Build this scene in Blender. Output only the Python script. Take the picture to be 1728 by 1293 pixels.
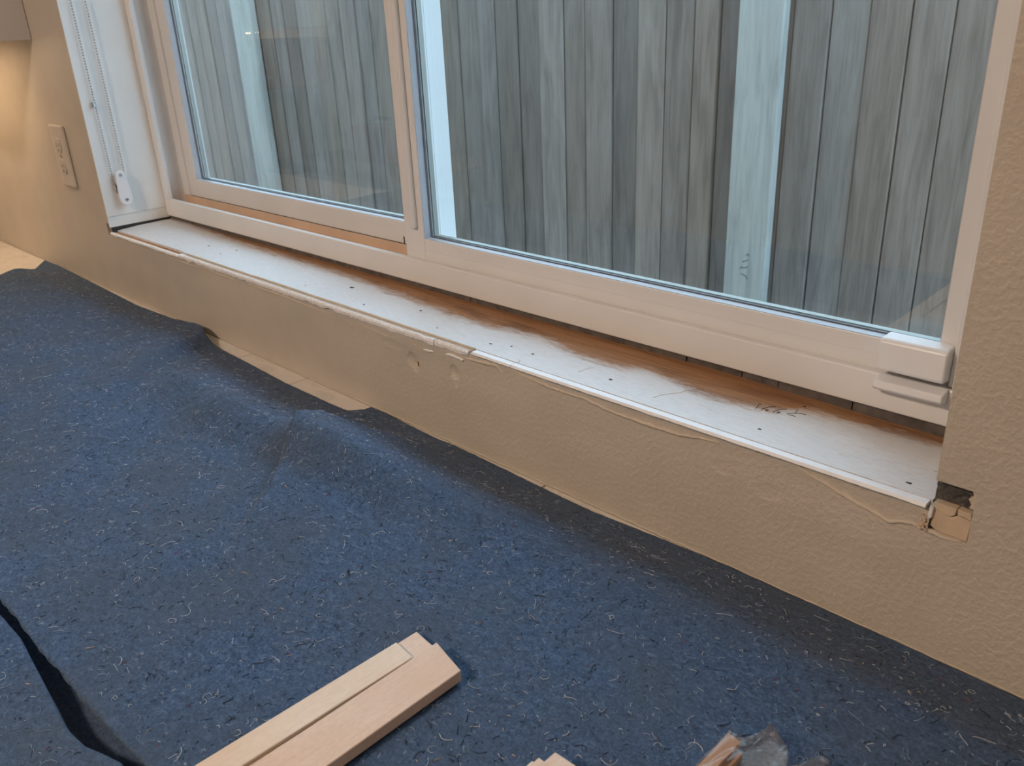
import bpy, bmesh, math, random
from mathutils import Vector, Matrix, noise
random.seed(7)
scn = bpy.context.scene
col = scn.collection
for o in list(bpy.data.objects):
    bpy.data.objects.remove(o)

# ------------------------------------------------------------------ camera
cam_d = bpy.data.cameras.new('camera')
cam = bpy.data.objects.new('camera', cam_d)
col.objects.link(cam)
scn.camera = cam
R = ((0.710489449127361, 0.7023885323276625, -0.043070782826541205),
     (0.25150014381165314, -0.31061089791804314, -0.9166616320961977),
     (-0.6572308729369128, 0.6404461099492595, -0.39733658264680843))
# rows: camera right, camera down, camera forward (world axes)
m3 = Matrix((R[0], [-a for a in R[1]], [-a for a in R[2]])).transposed()
cam.matrix_world = Matrix.Translation((1.6322, -0.57045, 0.33021)) @ m3.to_4x4()
cam_d.sensor_width = 36.0
cam_d.lens = 36.0 * 1428.09 / 1728
cam_d.clip_start = 0.02
cam_d.clip_end = 60
cam_d.dof.use_dof = True
cam_d.dof.focus_distance = 0.85
cam_d.dof.aperture_fstop = 16.0

# ------------------------------------------------------------------ world, exposure
w = bpy.data.worlds.new('overcast_sky')
scn.world = w
w.use_nodes = True
bg = w.node_tree.nodes['Background']
bg.inputs[0].default_value = (0.55, 0.77, 1.0, 1)
bg.inputs[1].default_value = 5.0
scn.view_settings.view_transform = 'Standard'
scn.view_settings.look = 'None'
scn.view_settings.gamma = 1.0
scn.view_settings.use_curve_mapping = False
scn.view_settings.exposure = 0.0
# sampling portal filling the window opening (gives no light of its own)
pl = bpy.data.lights.new('window_portal', 'AREA')
pl.shape = 'RECTANGLE'; pl.size = 1.45; pl.size_y = 1.03
pl.cycles.is_portal = True
po = bpy.data.objects.new('window_portal', pl); col.objects.link(po)
po.location = (0.735, 0.215, 0.53)
po.rotation_euler = (math.radians(-90), 0, 0)

# ------------------------------------------------------------------ material helpers
class NT:
    def __init__(s, name):
        s.m = bpy.data.materials.new(name); s.m.use_nodes = True
        s.t = s.m.node_tree; s.n = s.t.nodes; s.l = s.t.links
        s.b = s.n['Principled BSDF']
    def node(s, typ, **kw):
        n = s.n.new(typ)
        for k, v in kw.items():
            setattr(n, k, v)
        return n
    def link(s, a, b): s.l.new(a, b)
    def coord(s, scale=(1, 1, 1), loc=(0, 0, 0), rot=(0, 0, 0), kind='Object'):
        tc = s.node('ShaderNodeTexCoord'); mp = s.node('ShaderNodeMapping')
        s.link(tc.outputs[kind], mp.inputs['Vector'])
        mp.inputs['Scale'].default_value = scale
        mp.inputs['Location'].default_value = loc
        mp.inputs['Rotation'].default_value = rot
        return mp.outputs['Vector']
    def noise(s, vec, scale=5, detail=3, rough=0.5, dist=0):
        n = s.node('ShaderNodeTexNoise')
        n.inputs['Scale'].default_value = scale; n.inputs['Detail'].default_value = detail
        n.inputs['Roughness'].default_value = rough; n.inputs['Distortion'].default_value = dist
        s.link(vec, n.inputs['Vector'])
        return n.outputs['Fac']
    def ramp(s, fac, stops):
        n = s.node('ShaderNodeValToRGB'); e = n.color_ramp.elements
        while len(e) < len(stops): e.new(0.5)
        for k, (p, c) in enumerate(stops):
            e[k].position = p
            e[k].color = (c, c, c, 1) if isinstance(c, (int, float)) else (*c, 1)
        s.link(fac, n.inputs['Fac'])
        return n.outputs['Color']
    def mix(s, fac, a, b, blend='MIX'):
        n = s.node('ShaderNodeMix', data_type='RGBA', blend_type=blend)
        for v, i in ((fac, 0), (a, 6), (b, 7)):
            if isinstance(v, (int, float)): n.inputs[i].default_value = v
            elif isinstance(v, tuple): n.inputs[i].default_value = (*v, 1)
            else: s.link(v, n.inputs[i])
        return n.outputs[2]
    def math(s, op, a, b=None, clamp=False):
        n = s.node('ShaderNodeMath', operation=op, use_clamp=clamp)
        for v, i in ((a, 0), (b, 1)):
            if v is None: continue
            if isinstance(v, (int, float)): n.inputs[i].default_value = v
            else: s.link(v, n.inputs[i])
        return n.outputs[0]
    def color(s, c):
        if isinstance(c, tuple): s.b.inputs['Base Color'].default_value = (*c, 1)
        else: s.link(c, s.b.inputs['Base Color'])
    def bump(s, h, strength=0.3, dist=0.001):
        n = s.node('ShaderNodeBump'); n.inputs['Strength'].default_value = strength
        n.inputs['Distance'].default_value = dist
        s.link(h, n.inputs['Height']); s.link(n.outputs[0], s.b.inputs['Normal'])
    def set(s, **kw):
        for k, v in kw.items(): s.b.inputs[k.replace('_', ' ')].default_value = v
        return s.m

def plain(name, c, rough=0.5, metallic=0.0, var=0.06, scale=30, bump=0.0):
    t = NT(name)
    f = t.noise(t.coord(), scale, 4)
    lo = tuple(x * (1 - var) for x in c); hi = tuple(min(1, x * (1 + var)) for x in c)
    t.color(t.ramp(f, [(0.3, lo), (0.7, hi)]))
    if bump: t.bump(f, bump, 0.001)
    return t.set(Roughness=rough, Metallic=metallic)

def wall_material():
    t = NT('beige_orange_peel_paint')
    v = t.coord()
    a = t.noise(v, 200, 2.0, 0.5, 0.2); b = t.noise(v, 3.5, 3)
    c = t.noise(v, 14, 4, 0.6)
    bump = t.ramp(a, [(0.42, 0.0), (0.68, 1.0)])
    sep = t.node('ShaderNodeSeparateXYZ'); t.link(t.coord(), sep.inputs[0])
    # roller texture is much heavier on the right-hand wall than under the sill
    k = t.node('ShaderNodeMapRange'); t.link(sep.outputs[0], k.inputs[0])
    k.inputs[1].default_value = 0.6; k.inputs[2].default_value = 1.5
    k.inputs[3].default_value = 0.18; k.inputs[4].default_value = 1.0
    h = t.math('MULTIPLY', bump, k.outputs[0])
    base = t.ramp(b, [(0.3, (0.53, 0.475, 0.395)), (0.7, (0.57, 0.515, 0.43))])
    t.color(t.mix(0.12, base, t.ramp(c, [(0.35, (0.42, 0.37, 0.31)), (0.6, (0.62, 0.56, 0.47))])))
    t.bump(h, 0.55, 0.0009)
    return t.set(Roughness=0.5)

def vinyl_material():
    t = NT('white_window_vinyl')
    v = t.coord((1, 1, 1)); f = t.noise(v, 9, 4)
    g = t.noise(t.coord((6, 60, 60)), 6, 5, 0.7)
    base = t.ramp(f, [(0.3, (0.73, 0.725, 0.71)), (0.7, (0.78, 0.775, 0.765))])
    dirt = t.ramp(g, [(0.66, 0.0), (0.82, 0.35)])
    t.color(t.mix(dirt, base, (0.42, 0.36, 0.30)))
    return t.set(Roughness=0.32)

def felt_material():
    t = NT('blue_recycled_felt')
    v = t.coord()
    fine = t.noise(v, 420, 3, 0.7, 0.6)
    mid = t.noise(t.coord((1, 1.6, 1)), 130, 4, 0.75, 0.8)
    big = t.noise(v, 9, 3, 0.6)
    c1 = t.ramp(mid, [(0.30, (0.008, 0.015, 0.030)), (0.44, (0.038, 0.074, 0.140)), (0.58, (0.068, 0.118, 0.215)), (0.72, (0.155, 0.225, 0.34))])
    c2 = t.ramp(fine, [(0.30, (0.010, 0.018, 0.035)), (0.5, (0.054, 0.097, 0.175)), (0.70, (0.16, 0.23, 0.34))])
    c = t.mix(0.45, c1, c2)
    c = t.mix(t.ramp(big, [(0.36, 0.0), (0.66, 0.5)]), c, (0.072, 0.088, 0.110))
    red = t.noise(t.coord((1, 1.3, 1), (3, 1, 0)), 42, 2, 0.5)
    c = t.mix(t.ramp(red, [(0.76, 0.0), (0.82, 0.35)]), c, (0.13, 0.03, 0.05))
    t.color(c)
    t.bump(t.mix(0.5, fine, mid), 0.55, 0.002)
    m = t.set(Roughness=0.95)
    t.b.inputs['Specular IOR Level'].default_value = 0.1
    t.b.inputs['Sheen Weight'].default_value = 0.08
    return m

def sill_material():
    t = NT('worn_white_sill_wood')
    tc = t.node('ShaderNodeTexCoord'); sep = t.node('ShaderNodeSeparateXYZ')
    t.link(tc.outputs['Object'], sep.inputs[0])
    X, Y = sep.outputs[0], sep.outputs[1]
    # where the paint stops, along the sill
    cv = t.node('ShaderNodeFloatCurve')
    t.link(t.math('DIVIDE', X, 1.47), cv.inputs['Value'])
    pts = [(0, .118), (.06, .112), (.2, .100), (.33, .093), (.44, .088), (.55, .073), (.63, .064), (.69, .075),
           (.76, .057), (.80, .071), (.85, .056), (.89, .067), (.905, .086), (.94, .094), (1, .0975)]
    c = cv.mapping.curves[0]
    while len(c.points) < len(pts): c.points.new(0.5, 0.5)
    for p, (a, b) in zip(c.points, pts): p.location = (a, b * 5)
    cv.mapping.update()
    lim = t.math('DIVIDE', cv.outputs[0], 5)
    n1 = t.noise(t.coord((1, 4, 1)), 22, 6, 0.7, 0.4)
    n2 = t.noise(t.coord((4, 60, 1)), 14, 5, 0.7)
    d = t.math('SUBTRACT', Y, lim)
    d = t.math('ADD', d, t.math('MULTIPLY', t.math('SUBTRACT', n1, 0.5), 0.046))
    d = t.math('ADD', d, t.math('MULTIPLY', t.math('SUBTRACT', n2, 0.5), 0.040))
    mask = t.ramp(t.math('ADD', t.math('MULTIPLY', d, 32), 0.5), [(0.18, 0.0), (0.5, 0.55), (0.75, 1.0)])
    g = t.noise(t.coord((2.2, 70, 20)), 5, 6, 0.65, 0.5)
    wood = t.ramp(g, [(0.25, (0.17, 0.075, 0.03)), (0.5, (0.36, 0.185, 0.085)), (0.75, (0.47, 0.265, 0.14))])
    st = t.noise(t.coord((1, 2.5, 1), (2.3, .4, 0)), 9, 5, 0.65, 0.8)
    wood = t.mix(t.ramp(st, [(0.5, 0.0), (0.72, 0.75)]), wood, (0.13, 0.05, 0.022))
    pv = t.noise(t.coord((6, 90, 1)), 9, 6, 0.75)
    paint = t.ramp(pv, [(0.25, (0.50, 0.48, 0.465)), (0.5, (0.69, 0.685, 0.685)), (0.8, (0.75, 0.75, 0.755))])
    sc = t.noise(t.coord((5, 26, 1), (1.1, 0.3, 0)), 8, 6, 0.72, 0.7)
    paint = t.mix(t.ramp(sc, [(0.58, 0.0), (0.78, 0.6)]), paint, (0.36, 0.27, 0.2))
    hl = t.noise(t.coord((3, 130, 1), (0.7, 1.9, 0)), 6, 6, 0.8)
    paint = t.mix(t.ramp(hl, [(0.66, 0.0), (0.72, 0.6)]), paint, (0.3, 0.24, 0.19))
    t.color(t.mix(mask, paint, wood))
    t.bump(t.mix(0.6, g, pv), 0.25, 0.0008)
    return t.set(Roughness=0.5)

def fence_material(name, dark, light, tint):
    t = NT(name)
    oi = t.node('ShaderNodeObjectInfo')
    cmb = t.node('ShaderNodeCombineXYZ')
    for i in range(3): t.link(t.math('MULTIPLY', oi.outputs['Random'], 7.3 + 3 * i), cmb.inputs[i])
    tc = t.node('ShaderNodeTexCoord'); ad = t.node('ShaderNodeVectorMath', operation='ADD')
    t.link(tc.outputs['Object'], ad.inputs[0]); t.link(cmb.outputs[0], ad.inputs[1])
    mp = t.node('ShaderNodeMapping'); t.link(ad.outputs[0], mp.inputs[0]); mp.inputs['Scale'].default_value = (75, 75, 2.2)
    mq = t.node('ShaderNodeMapping'); t.link(ad.outputs[0], mq.inputs[0]); mq.inputs['Scale'].default_value = (12, 12, 1.5)
    g = t.noise(mp.outputs[0], 2.0, 6, 0.65, 0.4); h = t.noise(mq.outputs[0], 2.2, 5, 0.65, 0.8)
    c = t.ramp(g, [(0.15, dark), (0.5, tuple(a * 0.45 + b * 0.55 for a, b in zip(dark, light))), (0.95, light)])
    c = t.mix(t.ramp(h, [(0.28, 0.6), (0.52, 0.0)]), c, tuple(x * 0.55 for x in dark))
    c = t.mix(t.ramp(h, [(0.53, 0.0), (0.8, 0.45)]), c, tint)
    c = t.mix(1.0, c, oi.outputs['Color'], 'MULTIPLY')
    t.color(c)
    t.bump(g, 0.5, 0.002)
    return t.set(Roughness=0.8)

def strip_wood(name, a, b):
    t = NT(name)
    g = t.noise(t.coord((60, 6, 20)), 6, 4, 0.6, 0.4); f = t.noise(t.coord((90, 24, 60)), 9, 3)
    big = t.noise(t.coord((9, 5, 1)), 2.0, 2)
    c = t.ramp(t.mix(0.5, g, f), [(0.3, a), (0.7, b)])
    c = t.mix(t.ramp(big, [(0.4, 0.0), (0.7, 0.5)]), c, tuple(x * y for x, y in zip(a, (1.0, 0.88, 0.76))))
    t.color(c)
    t.bump(f, 0.12, 0.0005)
    return t.set(Roughness=0.5)

def schlick(t, gain=1.0):
    g = t.node('ShaderNodeNewGeometry'); d = t.node('ShaderNodeVectorMath', operation='DOT_PRODUCT')
    t.link(g.outputs['Incoming'], d.inputs[0]); t.link(g.outputs['Normal'], d.inputs[1])
    c = t.math('SUBTRACT', 1.0, t.math('ABSOLUTE', d.outputs['Value']), True)
    return t.math('MULTIPLY', t.math('ADD', t.math('MULTIPLY', t.math('POWER', c, 5.0), 0.96), 0.04), gain, True)

def glass_material(name, tint=(0.975, 0.99, 0.985)):
    t = NT(name)
    t.n.remove(t.b)
    out = t.n['Material Output']
    tr = t.node('ShaderNodeBsdfTransparent'); tr.inputs[0].default_value = (*tint, 1)
    gl = t.node('ShaderNodeBsdfGlossy'); gl.inputs['Roughness'].default_value = 0.0
    mx = t.node('ShaderNodeMixShader')
    sm = t.noise(t.coord((1, 1, .5)), 6, 4)
    df = t.node('ShaderNodeBsdfDiffuse'); df.inputs[0].default_value = (0.8, 0.85, 0.85, 1)
    m2 = t.node('ShaderNodeMixShader')
    t.link(t.ramp(sm, [(0.3, 0.002), (0.8, 0.007)]), m2.inputs[0])
    t.link(tr.outputs[0], m2.inputs[1]); t.link(df.outputs[0], m2.inputs[2])
    t.link(schlick(t), mx.inputs[0])
    t.link(m2.outputs[0], mx.inputs[1]); t.link(gl.outputs[0], mx.inputs[2])
    t.link(mx.outputs[0], out.inputs[0])
    return t.m

def film_material():
    t = NT('clear_plastic_film')
    t.n.remove(t.b); out = t.n['Material Output']
    tr = t.node('ShaderNodeBsdfTransparent'); tr.inputs[0].default_value = (0.9, 0.9, 0.89, 1)
    gl = t.node('ShaderNodeBsdfGlossy'); gl.inputs['Roughness'].default_value = 0.08
    df = t.node('ShaderNodeBsdfDiffuse'); df.inputs[0].default_value = (0.75, 0.66, 0.57, 1)
    a = t.node('ShaderNodeMixShader'); b = t.node('ShaderNodeMixShader')
    f = t.noise(t.coord(), 60, 3)
    t.link(t.ramp(f, [(0.3, 0.05), (0.75, 0.15)]), a.inputs[0])
    t.link(tr.outputs[0], a.inputs[1]); t.link(df.outputs[0], a.inputs[2])
    t.link(schlick(t, 0.8), b.inputs[0]); t.link(a.outputs[0], b.inputs[1]); t.link(gl.outputs[0], b.inputs[2])
    t.link(b.outputs[0], out.inputs[0])
    return t.m

def emission(name, c, s):
    t = NT(name)
    t.b.inputs['Base Color'].default_value = (*c, 1)
    t.b.inputs['Emission Color'].default_value = (*c, 1)
    t.b.inputs['Emission Strength'].default_value = s
    return t.m

def travertine():
    t = NT('cream_stone_tile')
    f = t.noise(t.coord((1, 2.6, 1)), 16, 6, 0.7, 1.2); g = t.noise(t.coord(), 5, 3)
    c = t.ramp(f, [(0.3, (0.52, 0.47, 0.41)), (0.5, (0.72, 0.68, 0.62)), (0.8, (0.78, 0.74, 0.69))])
    t.color(t.mix(0.2, c, t.ramp(g, [(0.3, (0.62, 0.56, 0.48)), (0.7, (0.75, 0.7, 0.64))])))
    return t.set(Roughness=0.4)

def gypsum():
    t = NT('broken_white_gypsum')
    f = t.noise(t.coord(), 260, 4, 0.7); g = t.noise(t.coord((1, 1, 1)), 40, 4, 0.6)
    c = t.ramp(f, [(0.3, (0.72, 0.71, 0.69)), (0.6, (0.90, 0.90, 0.89))])
    t.color(t.mix(t.ramp(g, [(0.66, 0.0), (0.78, 0.4)]), c, (0.55, 0.46, 0.36)))
    t.bump(f, 0.7, 0.0015)
    return t.set(Roughness=0.85)

M = dict(
    wall=wall_material(), vinyl=vinyl_material(), felt=felt_material(), sill=sill_material(),
    fence=fence_material('weathered_cedar', (0.185, 0.156, 0.138), (0.41, 0.355, 0.322), (0.48, 0.44, 0.41)),
    post=fence_material('pale_treated_timber', (0.38, 0.40, 0.38), (0.60, 0.63, 0.61), (0.68, 0.71, 0.69)),
    glass=glass_material('window_glass'), film=film_material(), tile=travertine(), gypsum=gypsum(),
    jamb=plain('white_jamb_paint', (0.80, 0.80, 0.78), 0.4, var=0.03, scale=12, bump=0.05),
    white=plain('white_edge_paint', (0.84, 0.85, 0.87), 0.45, var=0.04, scale=60, bump=0.1),
    plastic=plain('white_plastic', (0.82, 0.82, 0.83), 0.35, var=0.02),
    steel=plain('brushed_steel', (0.55, 0.55, 0.56), 0.3, 1.0),
    bead=plain('nickel_bead', (0.50, 0.52, 0.52), 0.35, 0.9),
    bead_vinyl=plain('blue_grey_glazing_bead', (0.46, 0.49, 0.54), 0.35, var=0.03),
    rubber=plain('dark_gasket', (0.10, 0.12, 0.15), 0.5),
    spacer=plain('aluminium_spacer', (0.34, 0.35, 0.32), 0.4, 0.6),
    track=plain('tan_track_insert', (0.66, 0.48, 0.345), 0.45, var=0.08, scale=14),
    dark=plain('dark_cavity', (0.045, 0.042, 0.04), 0.9, var=0.3, scale=120),
    mortar=plain('grey_gap_mortar', (0.115, 0.10, 0.09), 0.9, var=0.35, scale=90, bump=0.6),
    holeback=plain('dark_plaster_lath', (0.075, 0.07, 0.062), 0.9, var=0.55, scale=260, bump=0.8),
    patch=plain('bare_tan_plaster', (0.60, 0.475, 0.345), 0.8, var=0.1, scale=80, bump=0.3),
    caulk=plain('torn_beige_paint', (0.60, 0.525, 0.425), 0.5, var=0.08, scale=150, bump=0.3),
    rawwood=plain('raw_sill_edge_wood', (0.42, 0.22, 0.10), 0.7, var=0.25, scale=60),
    pencil=plain('pencil_grey', (0.07, 0.055, 0.05), 0.8),
    speck=plain('dark_nail_hole', (0.06, 0.045, 0.035), 0.9),
    plate=plain('beige_switch_plastic', (0.60, 0.54, 0.46), 0.35, var=0.03),
    cabinet=plain('pale_cabinet_paint', (0.60, 0.57, 0.54), 0.45, var=0.03, scale=8),
    beech=strip_wood('pale_beech', (0.70, 0.51, 0.38), (0.84, 0.655, 0.52)),
    beech2=strip_wood('lighter_beech', (0.74, 0.59, 0.45), (0.86, 0.72, 0.58)),
    cedar=strip_wood('orange_cedar', (0.46, 0.22, 0.09), (0.62, 0.33, 0.15)),
    fibre_w=plain('white_lint', (0.62, 0.66, 0.70), 0.9), fibre_d=plain('black_lint', (0.012, 0.014, 0.022), 0.9),
    fibre_t=plain('straw_lint', (0.55, 0.42, 0.26), 0.9), fibre_r=plain('red_lint', (0.30, 0.03, 0.05), 0.9),
    fibre_b=plain('light_blue_lint', (0.24, 0.32, 0.45), 0.9),
    ceiling=plain('white_ceiling_paint', (0.75, 0.73, 0.70), 0.8), floor=plain('brown_floor', (0.30, 0.21, 0.14), 0.5, var=0.2, scale=6),
    soil=plain('grey_gravel', (0.22, 0.20, 0.18), 0.95, var=0.3, scale=60, bump=0.5),
    stucco=plain('pale_house_stucco', (0.66, 0.64, 0.60), 0.9, bump=0.3),
    oak=strip_wood('honey_oak', (0.55, 0.28, 0.10), (0.66, 0.38, 0.16)),
    red=plain('red_enamel', (0.5, 0.03, 0.03), 0.4), blackp=plain('black_plastic', (0.03, 0.03, 0.03), 0.4),
)

# ------------------------------------------------------------------ mesh helpers
def bx(bm, x0, x1, y0, y1, z0, z1):
    v = [bm.verts.new(p) for p in ((x0, y0, z0), (x1, y0, z0), (x1, y1, z0), (x0, y1, z0),
                                   (x0, y0, z1), (x1, y0, z1), (x1, y1, z1), (x0, y1, z1))]
    for f in ((3, 2, 1, 0), (4, 5, 6, 7), (0, 1, 5, 4), (1, 2, 6, 5), (2, 3, 7, 6), (3, 0, 4, 7)):
        bm.faces.new([v[i] for i in f])
def prism(bm, pts, ax, a, b):
    """extrude a 2D outline along an axis: ax 0/1/2; pts are the two other coordinates in order"""
    def P(p, t):
        return [(t, p[0], p[1]), (p[0], t, p[1]), (p[0], p[1], t)][ax]
    A = [bm.verts.new(P(p, a)) for p in pts]; B = [bm.verts.new(P(p, b)) for p in pts]
    n = len(pts)
    bm.faces.new(A); bm.faces.new(B[::-1])
    for i in range(n): bm.faces.new([A[i], B[i], B[(i + 1) % n], A[(i + 1) % n]])
def cyl(bm, c, r, h, axis='Z', seg=16, r2=None):
    m = Matrix.Translation(c)
    if axis == 'X': m = m @ Matrix.Rotation(math.pi / 2, 4, 'Y')
    if axis == 'Y': m = m @ Matrix.Rotation(math.pi / 2, 4, 'X')
    bmesh.ops.create_cone(bm, cap_ends=True, segments=seg, radius1=r, radius2=r if r2 is None else r2, depth=h, matrix=m)
def tube(bm, pts, r, seg=5):
    rings = []
    for i, p in enumerate(pts):
        a = Vector(pts[max(i - 1, 0)]); b = Vector(pts[min(i + 1, len(pts) - 1)])
        d = (b - a).normalized() if (b - a).length > 1e-9 else Vector((0, 0, 1))
        u = d.cross(Vector((0, 0, 1)))
        if u.length < 1e-4: u = d.cross(Vector((0, 1, 0)))
        u.normalize(); v = d.cross(u)
        rr = r[i] if isinstance(r, (list, tuple)) else r
        rings.append([bm.verts.new(Vector(p) + (u * math.cos(k * 2 * math.pi / seg) + v * math.sin(k * 2 * math.pi / seg)) * rr) for k in range(seg)])
    for a, b in zip(rings, rings[1:]):
        for k in range(seg): bm.faces.new([a[k], a[(k + 1) % seg], b[(k + 1) % seg], b[k]])
    bm.faces.new(rings[0][::-1]); bm.faces.new(rings[-1])
def obj(name, bm, mat, parent=None, bevel=0, smooth=False, seg=2):
    bmesh.ops.recalc_face_normals(bm, faces=bm.faces)
    me = bpy.data.meshes.new(name); bm.to_mesh(me); bm.free()
    me.materials.append(M[mat] if isinstance(mat, str) else mat)
    if smooth:
        for p in me.polygons: p.use_smooth = True
    o = bpy.data.objects.new(name, me); col.objects.link(o)
    if parent:
        o.parent = parent
        o.matrix_parent_inverse = Matrix.Translation(-Vector(parent.location))
    if bevel:
        b = o.modifiers.new('bevel', 'BEVEL'); b.width = bevel; b.segments = seg; b.limit_method = 'ANGLE'
    return o
def boxo(name, dims, mat, parent=None, bevel=0):
    bm = bmesh.new(); bx(bm, *dims); return obj(name, bm, mat, parent, bevel)
def tag(o, label, cat, group=None):
    o['label'] = label; o['category'] = cat
    if group: o['group'] = group
    return o
def thing(name, label, cat, loc=(0, 0, 0), group=None):
    o = bpy.data.objects.new(name, None); o.location = loc; o.empty_display_size = 0.05; col.objects.link(o)
    return tag(o, label, cat, group)
def struct(o): o['kind'] = 'structure'; return o
def sstep(a, b, x):
    t = max(0.0, min(1.0, (x - a) / (b - a))); return t * t * (3 - 2 * t)
def lerp_poly(pts, x):
    if x <= pts[0][0]: return pts[0][1]
    for (a, b), (c, d) in zip(pts, pts[1:]):
        if x <= c: return b + (d - b) * (x - a) / (c - a)
    return pts[-1][1]
def nz(x, y, z=0.0): return noise.noise(Vector((x, y, z)))

L, D, CT = 1.47, 0.111, -0.1295         # window opening width, recess depth, countertop height
FL, CE, HD = -1.04, 1.40, 1.06          # floor, ceiling, window head

# ------------------------------------------------------------------ room shell
bm = bmesh.new()
TH = 0.2
bx(bm, -4.0, -0.014, 0, TH, FL, CE)
bx(bm, -0.014, -0.002, 0, TH, 0.010, CE)
bx(bm, -0.014, -0.002, 0, TH, FL, -0.012)
bx(bm, -0.002, L, 0.0045, TH, FL, -0.021)
bx(bm, -0.002, L, 0, TH, FL, CT)
bx(bm, -0.002, L, 0, TH, HD, CE)
bx(bm, L, 1.4968, 0, TH, 0.0178, CE)
bx(bm, L, 1.4968, 0, TH, FL, -0.0238)
bx(bm, 1.4968, 3.0, 0, TH, FL, CE)
# the face under the sill, finely divided so that its dents are real
nx, nzz = 520, 44
dents = [(0.879, -0.040, 0.010, 0.010, 0.0028), (0.884, -0.047, 0.006, 0.008, 0.0015), (0.954, -0.036, 0.008, 0.009, 0.0028),
         (0.957, -0.044, 0.005, 0.009, 0.0018), (1.345, -0.040, 0.012, 0.008, 0.0012), (0.842, -0.028, 0.02, 0.006, 0.0008), (1.30, -0.033, 0.01, 0.007, 0.0009)]
grid = []
for j in range(nzz + 1):
    z = CT + (-0.0065 - CT) * j / nzz
    row = []
    for i in range(nx + 1):
        x = -0.002 + (L + 0.002) * i / nx
        y = 0.0012 * nz(x * 7, z * 30) * sstep(CT, CT + 0.03, z)
        zz = z
        if j == nzz: zz = z + 0.0022 * nz(x * 40, 3) + 0.0012 * nz(x * 140, 5) - 0.001 * sstep(1.0, 0.7, x)
        for dx, dz, sx, sz, dep in dents:
            q = ((x - dx) / sx) ** 2 + ((z - dz) / sz) ** 2
            if q < 4: y += dep * max(0, 1 - q) ** 0.7
        if i in (0, nx): y = 0
        row.append(bm.verts.new((x, y, zz)))
    grid.append(row)
for j in range(nzz):
    for i in range(nx): bm.faces.new([grid[j][i], grid[j][i + 1], grid[j + 1][i + 1], grid[j + 1][i]])
top = [bm.verts.new((v.co.x, 0.008, v.co.z)) for v in grid[-1]]
for i in range(nx): bm.faces.new([grid[-1][i], grid[-1][i + 1], top[i + 1], top[i]])
wall_back = struct(obj('wall_back', bm, 'wall'))
wall_back['label'] = 'beige textured wall around and below the window'
struct(boxo('wall_left', (-4.1, -4.0, -3.5, 0.2, FL, CE), 'wall'))
struct(boxo('wall_right', (3.0, 3.1, -3.5, 0.2, FL, CE), 'wall'))
struct(boxo('wall_front', (-4.1, 3.1, -3.6, -3.5, FL, CE), 'wall'))
struct(boxo('floor', (-4.1, 3.1, -3.6, 0.2, FL - 0.1, FL), 'floor'))
struct(boxo('ceiling', (-4.1, 3.1, -3.6, 0.2, CE, CE + 0.15), 'ceiling'))
struct(boxo('ground', (-8, 8, 0.2, 9, FL - 0.3, FL - 0.16), 'soil'))
struct(boxo('shading_eave', (-4.3, 3.3, 0.2, 0.80, CE + 0.02, CE + 0.14), 'stucco'))  # unseen overhang, added and sized to sharpen the sill's shadow on the blanket

# broken wall pieces around the old sill ends
bm = bmesh.new(); bx(bm, L - 0.001, 1.4965, 0.008, 0.03, -0.003, 0.0176)
bmesh.ops.subdivide_edges(bm, edges=bm.edges, cuts=6, use_grid_fill=True)
for v in bm.verts: v.co.y += 0.0016 * nz(v.co.x * 300, v.co.z * 300)
obj('exposed_cavity', bm, 'holeback', wall_back)['label'] = 'dark exposed plaster where the sill end was cut out'
bm = bmesh.new()
prism(bm, [(1.4966, 0.0178), (1.4935, 0.0155), (1.4952, 0.0128), (1.4918, 0.0095), (1.4940, 0.0060), (1.4930, 0.0028), (1.4968, 0.0020)], 1, 0.003, 0.0085)
obj('broken_plaster', bm, 'caulk', wall_back)
def patch(pts, y0, mat='patch'):
    bm = bmesh.new(); prism(bm, pts, 1, y0, 0.02); obj('plaster_chip', bm, mat, wall_back, 0.0006)
patch([(1.4706, -0.0004), (1.4862, -0.0006), (1.4858, -0.0052), (1.4830, -0.0078), (1.4792, -0.0080), (1.4718, -0.0046)], 0.0012)
patch([(1.4866, -0.0006), (1.4955, -0.0010), (1.4966, -0.0066), (1.4905, -0.0052), (1.4868, -0.0054)], 0.0018)
patch([(1.4703, -0.0052), (1.4790, -0.0087), (1.4833, -0.0085), (1.4870, -0.0060), (1.4964, -0.0076), (1.4956, -0.0237), (1.4760, -0.0237), (1.4700, -0.0210)], 0.0028)
patch([(1.4690, -0.0030), (1.4716, -0.0052), (1.4712, -0.0130), (1.4682, -0.0150)], -0.0006, 'gypsum')
# crumbly bits at the lower right corner of the sill
bm = bmesh.new()
for k in range(26):
    c = Vector((1.4665 + random.gauss(0, 0.0018), -0.001 - random.random() * 0.002, -0.010 - random.random() * 0.013))
    bmesh.ops.create_icosphere(bm, subdivisions=1, radius=0.0006 + random.random() * 0.0011, matrix=Matrix.Translation(c) @ Matrix.Rotation(random.random() * 6, 4, 'X') @ Matrix.Diagonal((1, 1.2, 0.6, 1)))
c = obj('plaster_crumbs', bm, 'patch', wall_back); c['kind'] = 'stuff'
# broken corner at the left end
boxo('exposed_cavity', (-0.0135, -0.0005, 0.007, 0.05, -0.0118, 0.0098), 'mortar', wall_back)

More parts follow.
